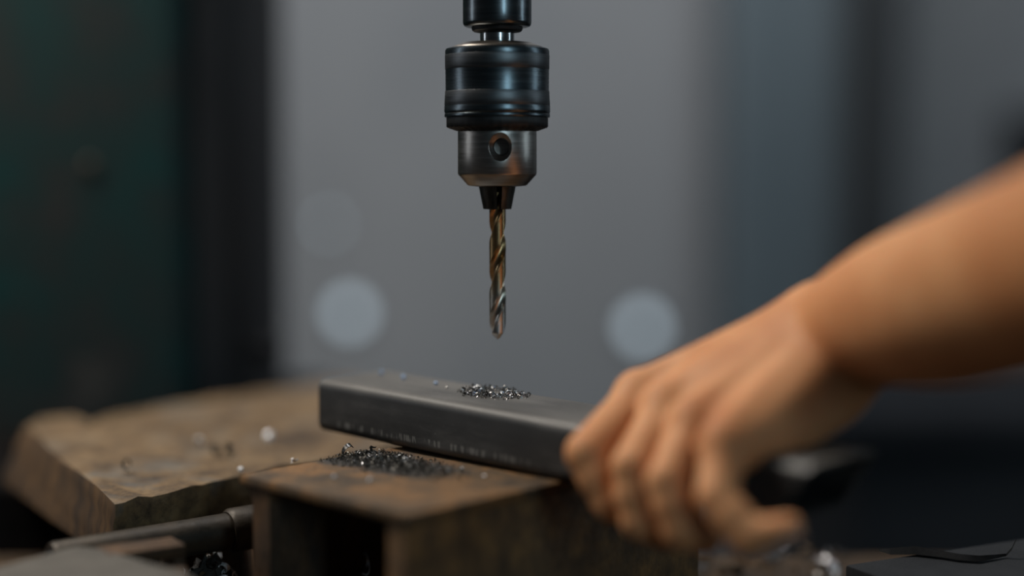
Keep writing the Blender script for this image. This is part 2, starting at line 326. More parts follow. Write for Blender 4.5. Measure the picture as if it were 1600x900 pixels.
# ------------------------------------------------------------------ machine table
bt = at_z(1200, 864, 0)[1]
V, Fc = box(-.62, .62, -.34, bt, -.04, 0); tb = link('machine_table', bevel_me(mesh('machine_table', *box(-.62, .62, -.34, bt, -.04, 0)), .004), M['table'])
tag(tb, 'dark oily machine table littered with swarf and scrap', 'table')
V, Fc = box(-.08, .08, bt - .12, bt - .02, -.9, -.04); ped = world_obj('pedestal', V, Fc, M['dark']); ped.parent = tb

# ------------------------------------------------------------------ rusty beam (axis runs away to the right)
ZB = .0925
PL, PF, PR = at_z(372, 740, ZB), at_z(640, 803, ZB), at_z(850, 756, ZB)
e1 = PF - PL; LW = np.linalg.norm(e1); e1 /= LW; e2 = np.array([-e1[1], e1[0], 0.])
BL = .205; ov1, ov2 = .0085, .004; tp = .0055; lt = .013
bloc = Vector(PL) - Vector((0, 0, ZB))
bm_root = thing('steel_beam', 'short rusty steel beam with an open end carrying the square tube', 'steel beam', bloc)
bm_root.rotation_euler = (0, 0, math.atan2(e1[1], e1[0]))
def sect(poly, name, y0=0., y1=BL, bev=.0012):
    n = len(poly); V = [(a, y0, b) for a, b in poly] + [(a, y1, b) for a, b in poly]
    Fc = [tuple(range(n)), tuple(range(n, 2 * n))[::-1]] + [(i, (i + 1) % n, n + (i + 1) % n, n + i) for i in range(n)]
    return bevel_me(mesh(name, V, Fc), bev, 2, 50)
g0 = at_z(585, 724, ZB) - PL; ga, gb = float(g0 @ e1), float(g0 @ e2)
def stained_rust():
    m = M['rust'].copy(); m.name = 'rusty_steel_oil_stained'; nt = m.node_tree; L = nt.links; b = nt.nodes['Principled BSDF']
    old = b.inputs['Base Color'].links[0].from_socket
    t = N(nt, 'TexCoord'); mp = N(nt, 'Mapping'); mp.inputs['Location'].default_value = (-ga / .056, -(gb + .004) / .026, 0); mp.inputs['Scale'].default_value = (1 / .056, 1 / .026, 0)
    L.new(t.outputs['Object'], mp.inputs['Vector'])
    ln = N(nt, 'VectorMath', operation='LENGTH'); L.new(mp.outputs[0], ln.inputs[0])
    n1 = N(nt, 'TexNoise', Scale=90, Detail=8, Roughness=.7); L.new(t.outputs['Object'], n1.inputs['Vector'])
    a = N(nt, 'Math', operation='MULTIPLY_ADD'); L.new(n1.outputs['Fac'], a.inputs[0]); a.inputs[1].default_value = 1.5; L.new(ln.outputs['Value'], a.inputs[2])
    r = ramp(nt, [(.0, (1, 1, 1)), (1, (0, 0, 0))], a.outputs[0]); r.color_ramp.elements[0].position = .55
    mr = N(nt, 'MapRange'); mr.inputs['From Min'].default_value = 1.35; mr.inputs['From Max'].default_value = 1.85; mr.inputs['To Min'].default_value = 1; mr.inputs['To Max'].default_value = 0
    L.new(a.outputs[0], mr.inputs['Value'])
    mx = N(nt, 'Mix', data_type='RGBA'); mx.inputs[7].default_value = (.030, .027, .025, 1); L.new(old, mx.inputs[6]); L.new(mr.outputs[0], mx.inputs[0]); L.new(mx.outputs[2], b.inputs['Base Color'])
    return m
M['rust_top'] = stained_rust()
link('top_plate', sect([(0, ZB - tp), (LW, ZB - tp), (LW, ZB), (0, ZB)], 'top_plate', bev=.0016), M['rust_top'], bm_root)
fil = [(ov1 - .0065 * (1 - math.sin(a)), ZB - tp - .0 - .010 * (1 - math.cos(a))) for a in np.linspace(0, math.pi / 2, 6)]
legL = [(ov1 - .0065 + .0065 * math.sin(a), ZB - tp - .011 * (1 - math.cos(a))) for a in np.linspace(0, math.pi / 2, 7)]
link('leg', sect(legL + [(ov1, 0), (ov1 + lt, 0), (ov1 + lt, ZB - tp)], 'leg', .002, BL - .002, .0006), M['rust_dark'], bm_root)
link('leg', sect([(LW - ov2 - lt, ZB - tp), (LW - ov2 - lt, 0), (LW - ov2, 0), (LW - ov2, ZB - tp)], 'leg', .002, BL - .002, .0012), M['rust_lit'], bm_root)
def beam(a, b, z=ZB): return PL + e1 * a + e2 * b + np.array([0, 0, z - ZB])

# ------------------------------------------------------------------ rectangular tube
TP = np.array([-.1037, .0346, .0950]); th, ph = .7737, .0137; TW, TH, TL = .0518, .0282, .3107
tu = np.array([math.cos(th) * math.cos(ph), -math.sin(th) * math.cos(ph), -math.sin(ph)]); tv = np.array([math.sin(th), math.cos(th), 0]); tn = np.cross(tu, tv)
def rrect(w, h, r, off, k=6):
    P = []
    for cx, cy, a0 in ((w - r, h - r, 0), (r, h - r, 90), (r, r, 180), (w - r, r, 270)):
        for q in range(k + 1):
            a = math.radians(a0 + 90 * q / k); P.append((cx + (r - off) * math.cos(a), cy + (r - off) * math.sin(a)))
    return P
po, pi_ = rrect(TW, TH, .0052, 0), rrect(TW, TH, .0052, .0030); n = len(po); CUT = .019
V = []
def endx(z): return TL - CUT * (1 - z / TH)
for P in (po, pi_):
    for y, z in P: V.append((0, y, z))
    for y, z in P: V.append((endx(z), y, z))
Fc = []
for i in range(n):
    j = (i + 1) % n
    Fc += [(i, j, n + j, n + i), (2 * n + i, 3 * n + i, 3 * n + j, 2 * n + j), (i, 2 * n + i, 2 * n + j, j), (n + i, n + j, 3 * n + j, 3 * n + i)]
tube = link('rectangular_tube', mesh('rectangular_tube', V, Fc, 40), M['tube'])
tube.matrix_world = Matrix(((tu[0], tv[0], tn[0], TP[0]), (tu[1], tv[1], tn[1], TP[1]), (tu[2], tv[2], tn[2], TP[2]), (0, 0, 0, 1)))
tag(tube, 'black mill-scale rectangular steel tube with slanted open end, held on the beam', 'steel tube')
def onT(s, v, h=TH): return TP + tu * s + tv * v + tn * h

# ------------------------------------------------------------------ spindle, chuck, drill bit (profiles measured on the axis plane)
AX = at_y(777, 300, 0)[0]
def zc(y): return at_y(777, y, 0)[2]
K = .8 / F * 1.001
def prof(pts): return [(r * K, zc(y)) for r, y in pts]
def turned_part(name, pts, mat, parent, smooth=32, seg=128):
    V, Fc = lathe(prof(pts), seg); V = np.array(V) + (AX, 0, 0)
    return world_obj(name, V, Fc, mat, parent, smooth)
sp = thing('drill_spindle', 'dark turned steel spindle nose above the chuck', 'spindle', (AX, 0, zc(66)))
turned_part('quill', [(53, -160), (53, 20), (53, 35), (52.2, 39), (50, 41.5), (47, 42.5)], M['quill'], sp)
turned_part('collar', [(39.5, 42), (39.5, 45), (38.5, 48), (36, 50), (30, 51)], M['ring'], sp)
turned_part('arbor', [(26, 50), (26.5, 53), (26.2, 66.8)], M['neck'], sp)
ck = thing('drill_chuck', 'keyed steel drill chuck with blued sleeve', 'drill chuck', (AX, 0, zc(330)))
turned_part('cap', [(26, 66.5), (53, 67), (70.5, 73.6), (71.5, 75.5), (70, 77.5)], M['cap'], ck)
turned_part('sleeve', [(66, 75.6), (76, 75.4), (79.3, 77), (80.6, 80.5), (80.6, 85), (80.3, 109), (80.2, 110), (80.1, 141), (80.5, 143), (81.5, 165), (82, 166), (82.2, 174), (81.7, 176.6), (81, 177.4), (81.7, 178.4), (82, 181.6), (81.4, 183.4), (79, 184)], M['sleeve'], ck)
turned_part('grip_band', [(80.5, 86), (80.95, 87), (80.75, 108), (80.3, 109)], M['band'], ck)
turned_part('grip_band', [(80.3, 142.5), (80.85, 143.5), (81.9, 164.3), (81.5, 165.3)], M['band'], ck)
# toothed ring: the key's gear teeth show on its lower bevel
V, Fc = lathe(prof([(78.5, 182.5), (79, 185), (79, 197.5), (78, 199.5), (63, 204.8), (60, 205)]), 144); V = np.array(V)
for i, v in enumerate(V):
    ring_i, k = divmod(i, 144)
    if ring_i in (2, 3, 4) and k % 4 in (0, 1): v[2] += .00035; v[0] *= .996; v[1] *= .996
world_obj('toothed_ring', V + (AX, 0, 0), Fc, M['ring'], ck, 30)
body = turned_part('jaw_body', [(60, 203), (61.2, 206), (61.4, 271), (60.6, 273), (46.5, 289), (45, 290), (30, 291.6)], M['body'], ck)
hx, hz = AX + 7 * K, zc(230)                                    # key hole with a dished rim
V, Fc = lathe([(.0105, -.0232), (.0066, -.0194), (.0044, -.0178), (.0040, -.0168), (.0040, -.006)], 40)
cut = link('cutter', mesh('cutter', [(hx - AX + a * .95, c, b + hz - zc(330)) for a, b, c in [(p[0], p[1], p[2]) for p in V]], Fc), None, ck)
bpy.context.view_layer.update()
md = body.modifiers.new('hole', 'BOOLEAN'); md.object = cut; md.operation = 'DIFFERENCE'; md.solver = 'EXACT'
bpy.context.view_layer.update(); dg = bpy.context.evaluated_depsgraph_get()
nm = bpy.data.meshes.new_from_object(body.evaluated_get(dg)); body.modifiers.clear(); body.data = nm
nm.polygons.foreach_set('use_smooth', [True] * len(nm.polygons)); nm.set_sharp_from_angle(angle=math.radians(30))
bpy.data.objects.remove(cut)
z1, z2 = zc(289), zc(326.5)
for a0 in (216, 338, 98):                                       # three tapered jaws
    V = []; Fc = []; m_ = 12; half = math.radians(52)
    for z, ro in ((z1, 29.3 * K), (z2, 22 * K)):
        for r in (9.5 * K, ro):
            for q in range(m_ + 1):
                a = math.radians(a0) - half + 2 * half * q / m_; V.append((AX + r * math.cos(a), r * math.sin(a), z))
    s = m_ + 1
    for q in range(m_):
        Fc += [(s + q, s + q + 1, 3 * s + q + 1, 3 * s + q), (q, 2 * s + q, 2 * s + q + 1, q + 1), (q, q + 1, s + q + 1, s + q), (2 * s + q, 3 * s + q, 3 * s + q + 1, 2 * s + q + 1)]
    Fc += [(0, s, 3 * s, 2 * s), (m_, 2 * s + m_, 3 * s + m_, s + m_)]
    world_obj('jaw', V, Fc, M['jaw'], ck, 30)
# twist drill
R = 13.1 * K; ztip = zc(530.5); ztop = zc(300); NA, NZ = 96, 190; pitchz = 156 * K; cone = R * .80
V = []; Fc = []; DRX = AX + .4 * K; PH0 = math.radians(-26)
def section(phi):
    best = R
    for c in (0, math.pi):
        d, rf = 1.02 * R, .70 * R
        s = d * math.sin(phi - c); cc = math.cos(phi - c)
        if cc > 0 and abs(s) < rf: best = min(best, d * cc - math.sqrt(rf * rf - s * s))
    # body relief behind the margin
    for c in (0, math.pi):
        q = (phi - c) % (2 * math.pi)
        if 1.02 < q < 2.42 and best > .95 * R: best = .98 * R
    return max(best, .2 * R)
for i in range(NZ + 1):
    z = ztip + (ztop - ztip) * (i / NZ) ** 1.0
    dz = z - ztip; f = min(1, max(dz / cone, 0) )
    tw = PH0 + 2 * math.pi * dz / pitchz
    for k in range(NA):
        phi = 2 * math.pi * k / NA
        r = min(section(phi), R * max(f, .03)); a = phi + tw
        V.append((DRX + r * math.cos(a), r * math.sin(a), z))
for i in range(NZ):
    for k in range(NA):
        k2 = (k + 1) % NA; Fc.append((i * NA + k, i * NA + k2, (i + 1) * NA + k2, (i + 1) * NA + k))
Fc += [tuple(range(NA)), tuple(range(NZ * NA, (NZ + 1) * NA))]
tag(world_obj('drill_bit', V, Fc, M['drill'], None, 40, np.array([DRX, 0, ztip])), 'bronze-tinted steel twist drill bit clamped in the chuck', 'drill bit')

# ------------------------------------------------------------------ hand and forearm (one continuous surface from a smooth distance field)

H = .0014
def at_v(x, y, v):
    d = ray(x, y); return CAM + d * ((v - (CAM - TP) @ tv) / (d @ tv))
def inT(s_, v, h): return TP + tu * s_ + tv * v + tn * h
FING = {'index': [(1000, 624, .018), (917, 708, -.020), (957, 784, -.017), (1004, 808, .006)],
        'middle': [(1042, 642, .010), (986, 728, -.022), (1002, 812, -.021), (1042, 832, .000)],
        'ring': [(1088, 666, .002), (1040, 750, -.023), (1064, 826, -.022), (1102, 840, -.004)],
        'pinky': [(1132, 700, -.009), (1118, 776, -.024), (1170, 840, -.022), (1234, 823, -.013)]}
FR = {'index': (.0112, .0098, .0090, .0078), 'middle': (.0110, .0088, .0088, .0078), 'ring': (.0106, .0086, .0084, .0074), 'pinky': (.0100, .0084, .0078, .0052)}
W = at_d(1298, 534, .698)
WR = at_d(1278, 514, .705); WU = at_d(1303, 562, .690)
FJ = {k: [at_v(*q) for q in f] for k, f in FING.items()}
dors = np.array([-.25, -.25, .93]); dors /= np.linalg.norm(dors)
lo = np.array([-.01, -.40, .06]); hi = np.array([.30, .03, .31])
dim = np.ceil((hi - lo) / H).astype(int)
D = np.full(dim, .2, np.float32)
axs = [lo[i] + H * np.arange(dim[i]) for i in range(3)]
def cone_sdf(field, a, b, ra, rb, k):
    a = np.asarray(a); b = np.asarray(b); mg = max(ra, rb) + .02
    sl = []
    for i in range(3):
        q0 = int(max(0, (min(a[i], b[i]) - mg - lo[i]) / H)); q1 = int(min(dim[i], (max(a[i], b[i]) + mg - lo[i]) / H + 1))
        if q1 <= q0: return
        sl.append(slice(q0, q1))
    X = (axs[0][sl[0]] - a[0])[:, None, None]; Yv = (axs[1][sl[1]] - a[1])[None, :, None]; Z = (axs[2][sl[2]] - a[2])[None, None, :]
    d = b - a; L2 = d @ d + 1e-12
    t = np.clip((X * d[0] + Yv * d[1] + Z * d[2]) / L2, 0, 1)
    q = np.sqrt((X - t * d[0]) ** 2 + (Yv - t * d[1]) ** 2 + (Z - t * d[2]) ** 2) - (ra + (rb - ra) * t)
    A = field[tuple(sl)]
    if k > 0:
        h = np.maximum(k - np.abs(A - q), 0) / k; field[tuple(sl)] = np.minimum(A, q) - h * h * k * .25
    else: field[tuple(sl)] = np.minimum(A, q)
# forearm
arm = [(W, .0235), (at_d(1334, 510, .684), .0262), (at_d(1405, 486, .653), .0312), (at_d(1478, 469, .625), .0345), (at_d(1600, 430, .58), .0360), (at_d(1800, 368, .51), .0380)]
AP = np.array([np.append(p, r) for p, r in arm]); AP = np.vstack([2 * AP[0] - AP[1], AP, 2 * AP[-1] - AP[-2]]); sp_ = []
for q in range(1, len(AP) - 2):
    for t in np.linspace(0, 1, 7)[:-1]:
        p0, p1, p2, p3 = AP[q - 1:q + 3]; sp_.append(.5 * (2 * p1 + (p2 - p0) * t + (2 * p0 - 5 * p1 + 4 * p2 - p3) * t * t + (3 * p1 - p0 - 3 * p2 + p3) * t ** 3))
sp_.append(AP[-2])
for a, b in zip(sp_[:-1], sp_[1:]): cone_sdf(D, a[:3], b[:3], a[3], b[3], 0)
# carpus, metacarpals, heel of the hand
cone_sdf(D, WR, WU, .0180, .0185, .012)
for k_, e in (('index', WR), ('middle', WR * .65 + WU * .35), ('ring', WR * .3 + WU * .7), ('pinky', WU)):
    m0 = FJ[k_][0]; cone_sdf(D, m0, e, FR[k_][0], .0165, .010)
cone_sdf(D, at_d(1188, 690, .657), at_d(1278, 606, .682), .0145, .0200, .014)       # heel on the little-finger side
palm = inT(.245, .030, TH + .019); cone_sdf(D, palm, W * .6 + palm * .4, .015, .017, .014)
for k_, e in (('index', WR), ('middle', WR * .6 + WU * .4), ('ring', WR * .3 + WU * .7), ('pinky', WU)):  # extensor tendons
    m0 = FJ[k_][0]; cone_sdf(D, m0 + dors * .0092, e + dors * .0155, .0028, .0022, .006)
cone_sdf(D, WU + np.array([.004, -.004, .014]), WU + np.array([.006, -.004, .015]), .006, .006, .010)      # wrist bone
# thumb, on the far side of the tube
thumb = [(WR, .015), (inT(.236, .070, .046), .0135), (inT(.212, .0665, .026), .0115), (inT(.190, .0635, .012), .0095)]
for (a, ra), (b, rb) in zip(thumb[:-1], thumb[1:]): cone_sdf(D, a, b, ra, rb, .006)
# fingers: each its own field, blended into the knuckles, kept apart from its neighbours
for k_ in ('index', 'middle', 'ring', 'pinky'):
    G = np.full(dim, .2, np.float32); P = FJ[k_]; r = FR[k_]
    cone_sdf(G, P[0], P[1], r[0], r[1] * .97, 0)
    cone_sdf(G, P[1], P[2], r[1] * .97, r[2], .0015)
    cone_sdf(G, P[2], P[3], r[2], r[3], .0015)
    mid = P[1] * .5 + P[0] * .5
    out = (P[1] - (P[0] + P[2]) / 2); out /= np.linalg.norm(out)
    md_ = (P[1] + P[2]) / 2; cone_sdf(G, md_ + out * .0002, md_ + out * .0003, r[2], r[2], .003)
    kn = P[0] + dors * .0022; cone_sdf(G, kn, kn + dors * .0004, r[0] * .98, r[0] * .98, .005)   # big knuckle
    k = .0026
    h = np.maximum(k - np.abs(D - G), 0) / k; D = np.minimum(D, G) - h * h * k * .25
del G
# the skin ends where it meets the tube
gx, gy, gz = axs[0][:, None, None] - TP[0], axs[1][None, :, None] - TP[1], axs[2][None, None, :] - TP[2]
bs = []
for ax_, (h0, h1) in ((tu, (0, TL)), (tv, (0, TW)), (tn, (0, TH))):
    bs.append(np.abs(gx * ax_[0] + gy * ax_[1] + gz * ax_[2] - (h0 + h1) / 2) - (h1 - h0) / 2)
TB = np.minimum(np.maximum(np.maximum(bs[0], bs[1]), bs[2]) + .004, 0) + np.sqrt(sum(np.maximum(q_ + .004, 0) ** 2 for q_ in bs)) - .0046
D = np.maximum(D, -TB).astype(np.float32); del TB, bs
def surface_nets(D, lo, H):
    S = D < 0
    c = [S[i:S.shape[0] - 1 + i, j:S.shape[1] - 1 + j, k:S.shape[2] - 1 + k] for i in (0, 1) for j in (0, 1) for k in (0, 1)]
    tot = sum(x.astype(np.uint8) for x in c); act = (tot > 0) & (tot < 8)
    idx = np.full(act.shape, -1, np.int64); I = np.argwhere(act); idx[act] = np.arange(len(I))
    pos = np.zeros((len(I), 3)); cnt = np.zeros(len(I))
    cor = [np.array(q) for q in [(i, j, k) for i in (0, 1) for j in (0, 1) for k in (0, 1)]]
    for a in range(8):
        for b in range(a + 1, 8):
            if np.abs(cor[a] - cor[b]).sum() != 1: continue
            pa, pb = I + cor[a], I + cor[b]
            da = D[pa[:, 0], pa[:, 1], pa[:, 2]].astype(float); db = D[pb[:, 0], pb[:, 1], pb[:, 2]].astype(float)
            m = (da < 0) != (db < 0); t = np.where(m, da / np.where(m, da - db, 1), 0)
            pos[m] += (pa + (pb - pa) * t[:, None])[m]; cnt[m] += 1
    Vv = lo + H * pos / cnt[:, None]
    quads = []
    for ax in range(3):
        s0 = [slice(None)] * 3; s1 = [slice(None)] * 3; s0[ax] = slice(0, -1); s1[ax] = slice(1, None)
        ch = S[tuple(s0)] != S[tuple(s1)]
        E = np.argwhere(ch); o1, o2 = [q for q in range(3) if q != ax]
        ok = (E[:, o1] > 0) & (E[:, o2] > 0) & (E[:, o1] < D.shape[o1] - 1) & (E[:, o2] < D.shape[o2] - 1); E = E[ok]
        d1 = np.zeros(3, int); d1[o1] = 1; d2 = np.zeros(3, int); d2[o2] = 1
        g = lambda Q: idx[Q[:, 0], Q[:, 1], Q[:, 2]]
        quads.append(np.stack([g(E - d1 - d2), g(E - d2), g(E), g(E - d1)], 1))
    return Vv, np.concatenate(quads)
HV, HQ = surface_nets(D, lo, H); del D
nb = np.concatenate([HQ[:, [0, 1]], HQ[:, [1, 2]], HQ[:, [2, 3]], HQ[:, [3, 0]]])       # light smoothing
for it in range(4):
    acc = np.zeros_like(HV); c = np.zeros(len(HV))
    np.add.at(acc, nb[:, 0], HV[nb[:, 1]]); np.add.at(acc, nb[:, 1], HV[nb[:, 0]]); np.add.at(c, nb[:, 0], 1); np.add.at(c, nb[:, 1], 1)
    HV = HV * .5 + .5 * acc / c[:, None]
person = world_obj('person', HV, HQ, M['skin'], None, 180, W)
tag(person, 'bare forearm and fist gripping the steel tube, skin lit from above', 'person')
# nail of the little finger
a, b = FJ['pinky'][2], FJ['pinky'][3]; dv = (b - a) / np.linalg.norm(b - a); nup = np.array([-.1, -.55, -.8]); nup -= dv * (nup @ dv); nup /= np.linalg.norm(nup); sd = np.cross(dv, nup)
V = []; Fc = []
for i in range(7):
    for j in range(7):
        u_, v_ = i / 6 * 2 - 1, j / 6 * 2 - 1
        ang = v_ * .75 * (1 - .25 * max(u_, 0) ** 2); rr_ = .0053
        V.append(b - dv * .001 + dv * u_ * .0052 + (nup * math.cos(ang) + sd * math.sin(ang)) * rr_)
for i in range(6):
    for j in range(6): Fc.append((i * 7 + j, (i + 1) * 7 + j, (i + 1) * 7 + j + 1, i * 7 + j + 1))
nl = world_obj('fingernail', V, Fc, M['nail'], None, 60); nl.data.transform(Matrix.Translation(Vector(nl.location) - Vector(W))); nl.location = (0, 0, 0); nl.parent = person
sm = nl.modifiers.new('thickness', 'SOLIDIFY'); sm.thickness = .0005

# ------------------------------------------------------------------ scrap on the left: board, pipe, plate, small block
ZW = .072
wp = [(38, 666), (62, 656), (108, 648), (128, 654), (140, 662), (158, 652), (260, 632), (400, 612), (560, 592), (660, 690), (392, 738), (300, 762), (178, 787)]
top = [at_z(x, y, ZW) for x, y in wp]
VV, FF = prism([(p[0], p[1]) for p in top], ZW - .034, ZW)
for i_ in range(len(wp)):
    if i_ < 3: VV[i_] = (VV[i_][0] - .014, VV[i_][1] - .004, VV[i_][2])
wd = world_obj('wooden_board', VV, FF, M['wood'], None, None); wd.data.materials.append(M['wood_end'])
# roughen the board
bmx = bmesh.new(); bmx.from_mesh(wd.data); bmesh.ops.triangulate(bmx, faces=[f for f in bmx.faces if len(f.verts) > 4])
bmesh.ops.subdivide_edges(bmx, edges=bmx.edges[:], cuts=5, use_grid_fill=True)
for v in bmx.verts: v.co += Vector(rng.normal(0, .0008, 3))
for f in bmx.faces:
    f.normal_update()
    if abs(f.normal.z) < .6 and f.normal.x < -.3: f.material_index = 1
bmx.to_mesh(wd.data); bmx.free(); bevel_me(wd.data, .0015, 2, 45)
def worn_wood(m, knot):
    nt = m.node_tree; L = nt.links; b = nt.nodes['Principled BSDF']; old = b.inputs['Base Color'].links[0].from_socket
    t = N(nt, 'TexCoord')
    n1 = N(nt, 'TexNoise', Scale=130, Detail=10, Roughness=.75); L.new(t.outputs['Object'], n1.inputs['Vector'])
    r1 = ramp(nt, [(.36, (.45, .42, .40)), (.5, (.95, .95, .95)), (.62, (1.15, 1.1, 1.0))], n1.outputs['Fac'])
    m1 = N(nt, 'Mix', data_type='RGBA', blend_type='MULTIPLY'); m1.inputs[0].default_value = 1; L.new(old, m1.inputs[6]); L.new(r1.outputs[0], m1.inputs[7])
    n2 = N(nt, 'TexNoise', Scale=22, Detail=6, Roughness=.7); L.new(t.outputs['Object'], n2.inputs['Vector'])
    r2 = ramp(nt, [(.54, (0, 0, 0)), (.66, (.8, .8, .8))], n2.outputs['Fac'])
    m2 = N(nt, 'Mix', data_type='RGBA'); m2.inputs[7].default_value = (.088, .084, .076, 1); L.new(m1.outputs[2], m2.inputs[6]); L.new(r2.outputs[0], m2.inputs[0])   # grey weathering
    mp = N(nt, 'Mapping'); mp.inputs['Location'].default_value = tuple(-float(q) for q in knot); L.new(t.outputs['Object'], mp.inputs['Vector'])
    ln = N(nt, 'VectorMath', operation='LENGTH'); L.new(mp.outputs[0], ln.inputs[0])
    ad = N(nt, 'Math', operation='MULTIPLY_ADD'); L.new(n1.outputs['Fac'], ad.inputs[0]); ad.inputs[1].default_value = .012; L.new(ln.outputs['Value'], ad.inputs[2])
    mr = N(nt, 'MapRange'); mr.inputs['From Min'].default_value = .016; mr.inputs['From Max'].default_value = .030; mr.inputs['To Min'].default_value = .9; mr.inputs['To Max'].default_value = 0; L.new(ad.outputs[0], mr.inputs['Value'])
    m3 = N(nt, 'Mix', data_type='RGBA'); m3.inputs[7].default_value = (.028, .014, .005, 1); L.new(m2.outputs[2], m3.inputs[6]); L.new(mr.outputs[0], m3.inputs[0]); L.new(m3.outputs[2], b.inputs['Base Color'])  # dark knot
worn_wood(M['wood'], at_z(468, 684, ZW) - np.array(wd.location))
tag(wd, 'weathered thick wooden board lying behind the rusty beam at left', 'board')
O3 = np.array([(top[12][0] + top[4][0]) / 2 + .05, (top[12][1] + top[4][1]) / 2 + .03, 0])
sb = link('wooden_block', bevel_me(mesh('wooden_block', *box(-.05, .06, -.045, .03, 0, ZW - .0345)), .002), M['wood_end'], None, tuple(O3), (0, 0, .35)); tag(sb, 'dark wooden block propping the thick board from below', 'wood block')
# pipe
pa, pb = at_d(80, 877, .742), at_d(395, 823, .806)
pd = (pb - pa) / np.linalg.norm(pb - pa)
V, Fc = tube_path([pa, pa + pd * .002, pb + pd * .06, pb + pd * .062], [.0085, .0092, .0092, .0085], 28)
V2, F2 = tube_path([pa - pd * .0002, pa + pd * .012], .006, 20)  # dark plug on the closed end, painting in the shade of an open pipe
pp = thing('steel_pipe', 'dull steel pipe lying in front of the wooden board', 'pipe', (float((pa + pb)[0] / 2), float((pa + pb)[1] / 2), float(pa[2]) - .0092))
world_obj('barrel', V, Fc, M['pipe'], pp, 40); world_obj('bore_shade_plug', V2, F2, M['dark'], pp, 40)
ring = at_d(372, 827, .80)
V, Fc = tube_path([ring - pd * .006, ring - pd * .004, ring + pd * .012, ring + pd * .014], [.0098, .0112, .0112, .0098], 28); world_obj('coupling', V, Fc, M['pipe'], pp, 40)
zs = min(pa[2], pb[2]) - .0096
bar = link('square_bar', bevel_me(mesh('square_bar', *box(-.02, .02, -.03, .03, 0, zs)), .002), M['rust_dark'], None, (float(pa[0] * .7 + pb[0] * .3), float(pa[1] * .7 + pb[1] * .3), 0), (0, 0, .3)); tag(bar, 'dark rusty square bar under the dull pipe', 'steel bar')
bar2 = link('square_bar', bevel_me(mesh('square_bar', *box(-.012, .012, -.02, .02, 0, max(pa[2], pb[2]) - .0096)), .002), M['rust_dark'], None, (float(pb[0] + .01), float(pb[1] + .012), 0), (0, 0, .5)); tag(bar2, 'small dark bar under the coupling end of the pipe', 'steel bar')
# grey plate, bottom left corner
ZG = .062
gp = [(-60, 905), (0, 884), (60, 868), (98, 857), (122, 853), (150, 855), (190, 865), (240, 880), (290, 894), (330, 925), (150, 1010), (-80, 1000)]
gt = [at_z(x, y, ZG) for x, y in gp]
VV, FF = prism([(p[0], p[1]) for p in gt], ZG - .005, ZG)
gpl = world_obj('grey_plate', VV, FF, M['greyplate']); bevel_me(gpl.data, .0014, 3, 50); tag(gpl, 'pale grey rounded plate in the bottom left corner', 'plate')
c = np.mean([np.array(p) for p in gt], 0)
sbk = link('scrap_block', bevel_me(mesh('scrap_block', *box(-.05, .045, -.03, .025, 0, ZG - .0052)), .002), M['rust_dark'], None, (float(c[0]), float(c[1]), 0), (0, 0, .2)); tag(sbk, 'dark scrap steel block carrying the pale grey plate', 'steel block')
# small brown angle block
q = at_d(222, 852, .728)
ab = link('angle_block', bevel_me(mesh('angle_block', *merge(box(-.019, .018, -.009, .010, q[2] - .006, q[2]), box(.012, .018, -.009, .010, 0, q[2] - .006), box(-.019, -.013, -.009, .010, 0, q[2] - .006))), .001), M['rust_dark'], None, (float(q[0]), float(q[1]), 0), (0, 0, .55))
tag(ab, 'small brown rusty angle block behind the pale grey plate', 'steel block')

# ------------------------------------------------------------------ black slab with ribbon, right
ZS = .04; q = at_z(1320, 882, ZS); a = math.radians(27)
sl = link('black_slab', bevel_me(mesh('black_slab', *box(0, .17, -.075, .0, 0, ZS)), .0016), M['slab'], None, (float(q[0]), float(q[1]), 0), (0, 0, a)); tag(sl, 'flat black steel slab at the bottom right corner', 'steel slab')
rib = [(1374, 861), (1392, 864), (1430, 863), (1470, 868), (1500, 873), (1530, 875), (1555, 871), (1572, 868), (1581, 858), (1588, 843)]
P = [at_z(x, y, ZS + .0012) for x, y in rib[:8]]; P += [at_d(1581, 858, (P[-1] - CAM) @ FW - .002), at_d(1588, 843, (P[-1] - CAM) @ FW)]
Wd = [.0014, .0034, .0044, .0034, .0032, .0030, .0020, .0013, .0012, .0010]
V = []; Fc = []
for i, (p, w_) in enumerate(zip(P, Wd)):
    for dx, dz in ((-1, 0), (0, .75), (1, 0), (0, -.3)): V.append(p + np.array([.3 * dx * w_, dx * w_, dz * w_]))
for i in range(len(P) - 1):
    for k in range(4): k2 = (k + 1) % 4; Fc.append((i * 4 + k, i * 4 + k2, (i + 1) * 4 + k2, (i + 1) * 4 + k))
Fc += [(0, 1, 2, 3), tuple(range(len(V) - 4, len(V)))]
tag(world_obj('metal_ribbon', V, Fc, M['black_wire'], None, 60), 'thin black curled metal ribbon lying on the slab', 'metal ribbon')

# ------------------------------------------------------------------ swarf
def curl(R_, wd_, turns, n, rise, th_=.00012):
    V = []; Fc = []
    for i in range(n + 1):
        a = turns * 2 * math.pi * i / n; r = R_ * (1 - .35 * i / n)
        c = (r * math.cos(a), r * math.sin(a), rise * i / n)
        for s_, t_ in ((-.5, 0), (.5, 0), (.5, 1), (-.5, 1)):
            rr_ = 1 + t_ * th_ / R_
            V.append((c[0] * rr_, c[1] * rr_, c[2] + s_ * wd_ * (1 - .5 * i / n)))
    for i in range(n):
        for k in range(4): k2 = (k + 1) % 4; Fc.append((i * 4 + k, i * 4 + k2, (i + 1) * 4 + k2, (i + 1) * 4 + k))
    Fc += [(0, 1, 2, 3), tuple(range(4 * n, 4 * n + 4))]
    return np.array(V), Fc
def rot():
    q = rng.normal(size=4); q /= np.linalg.norm(q); return np.array(Matrix(__import__('mathutils').Quaternion(q).to_matrix()))
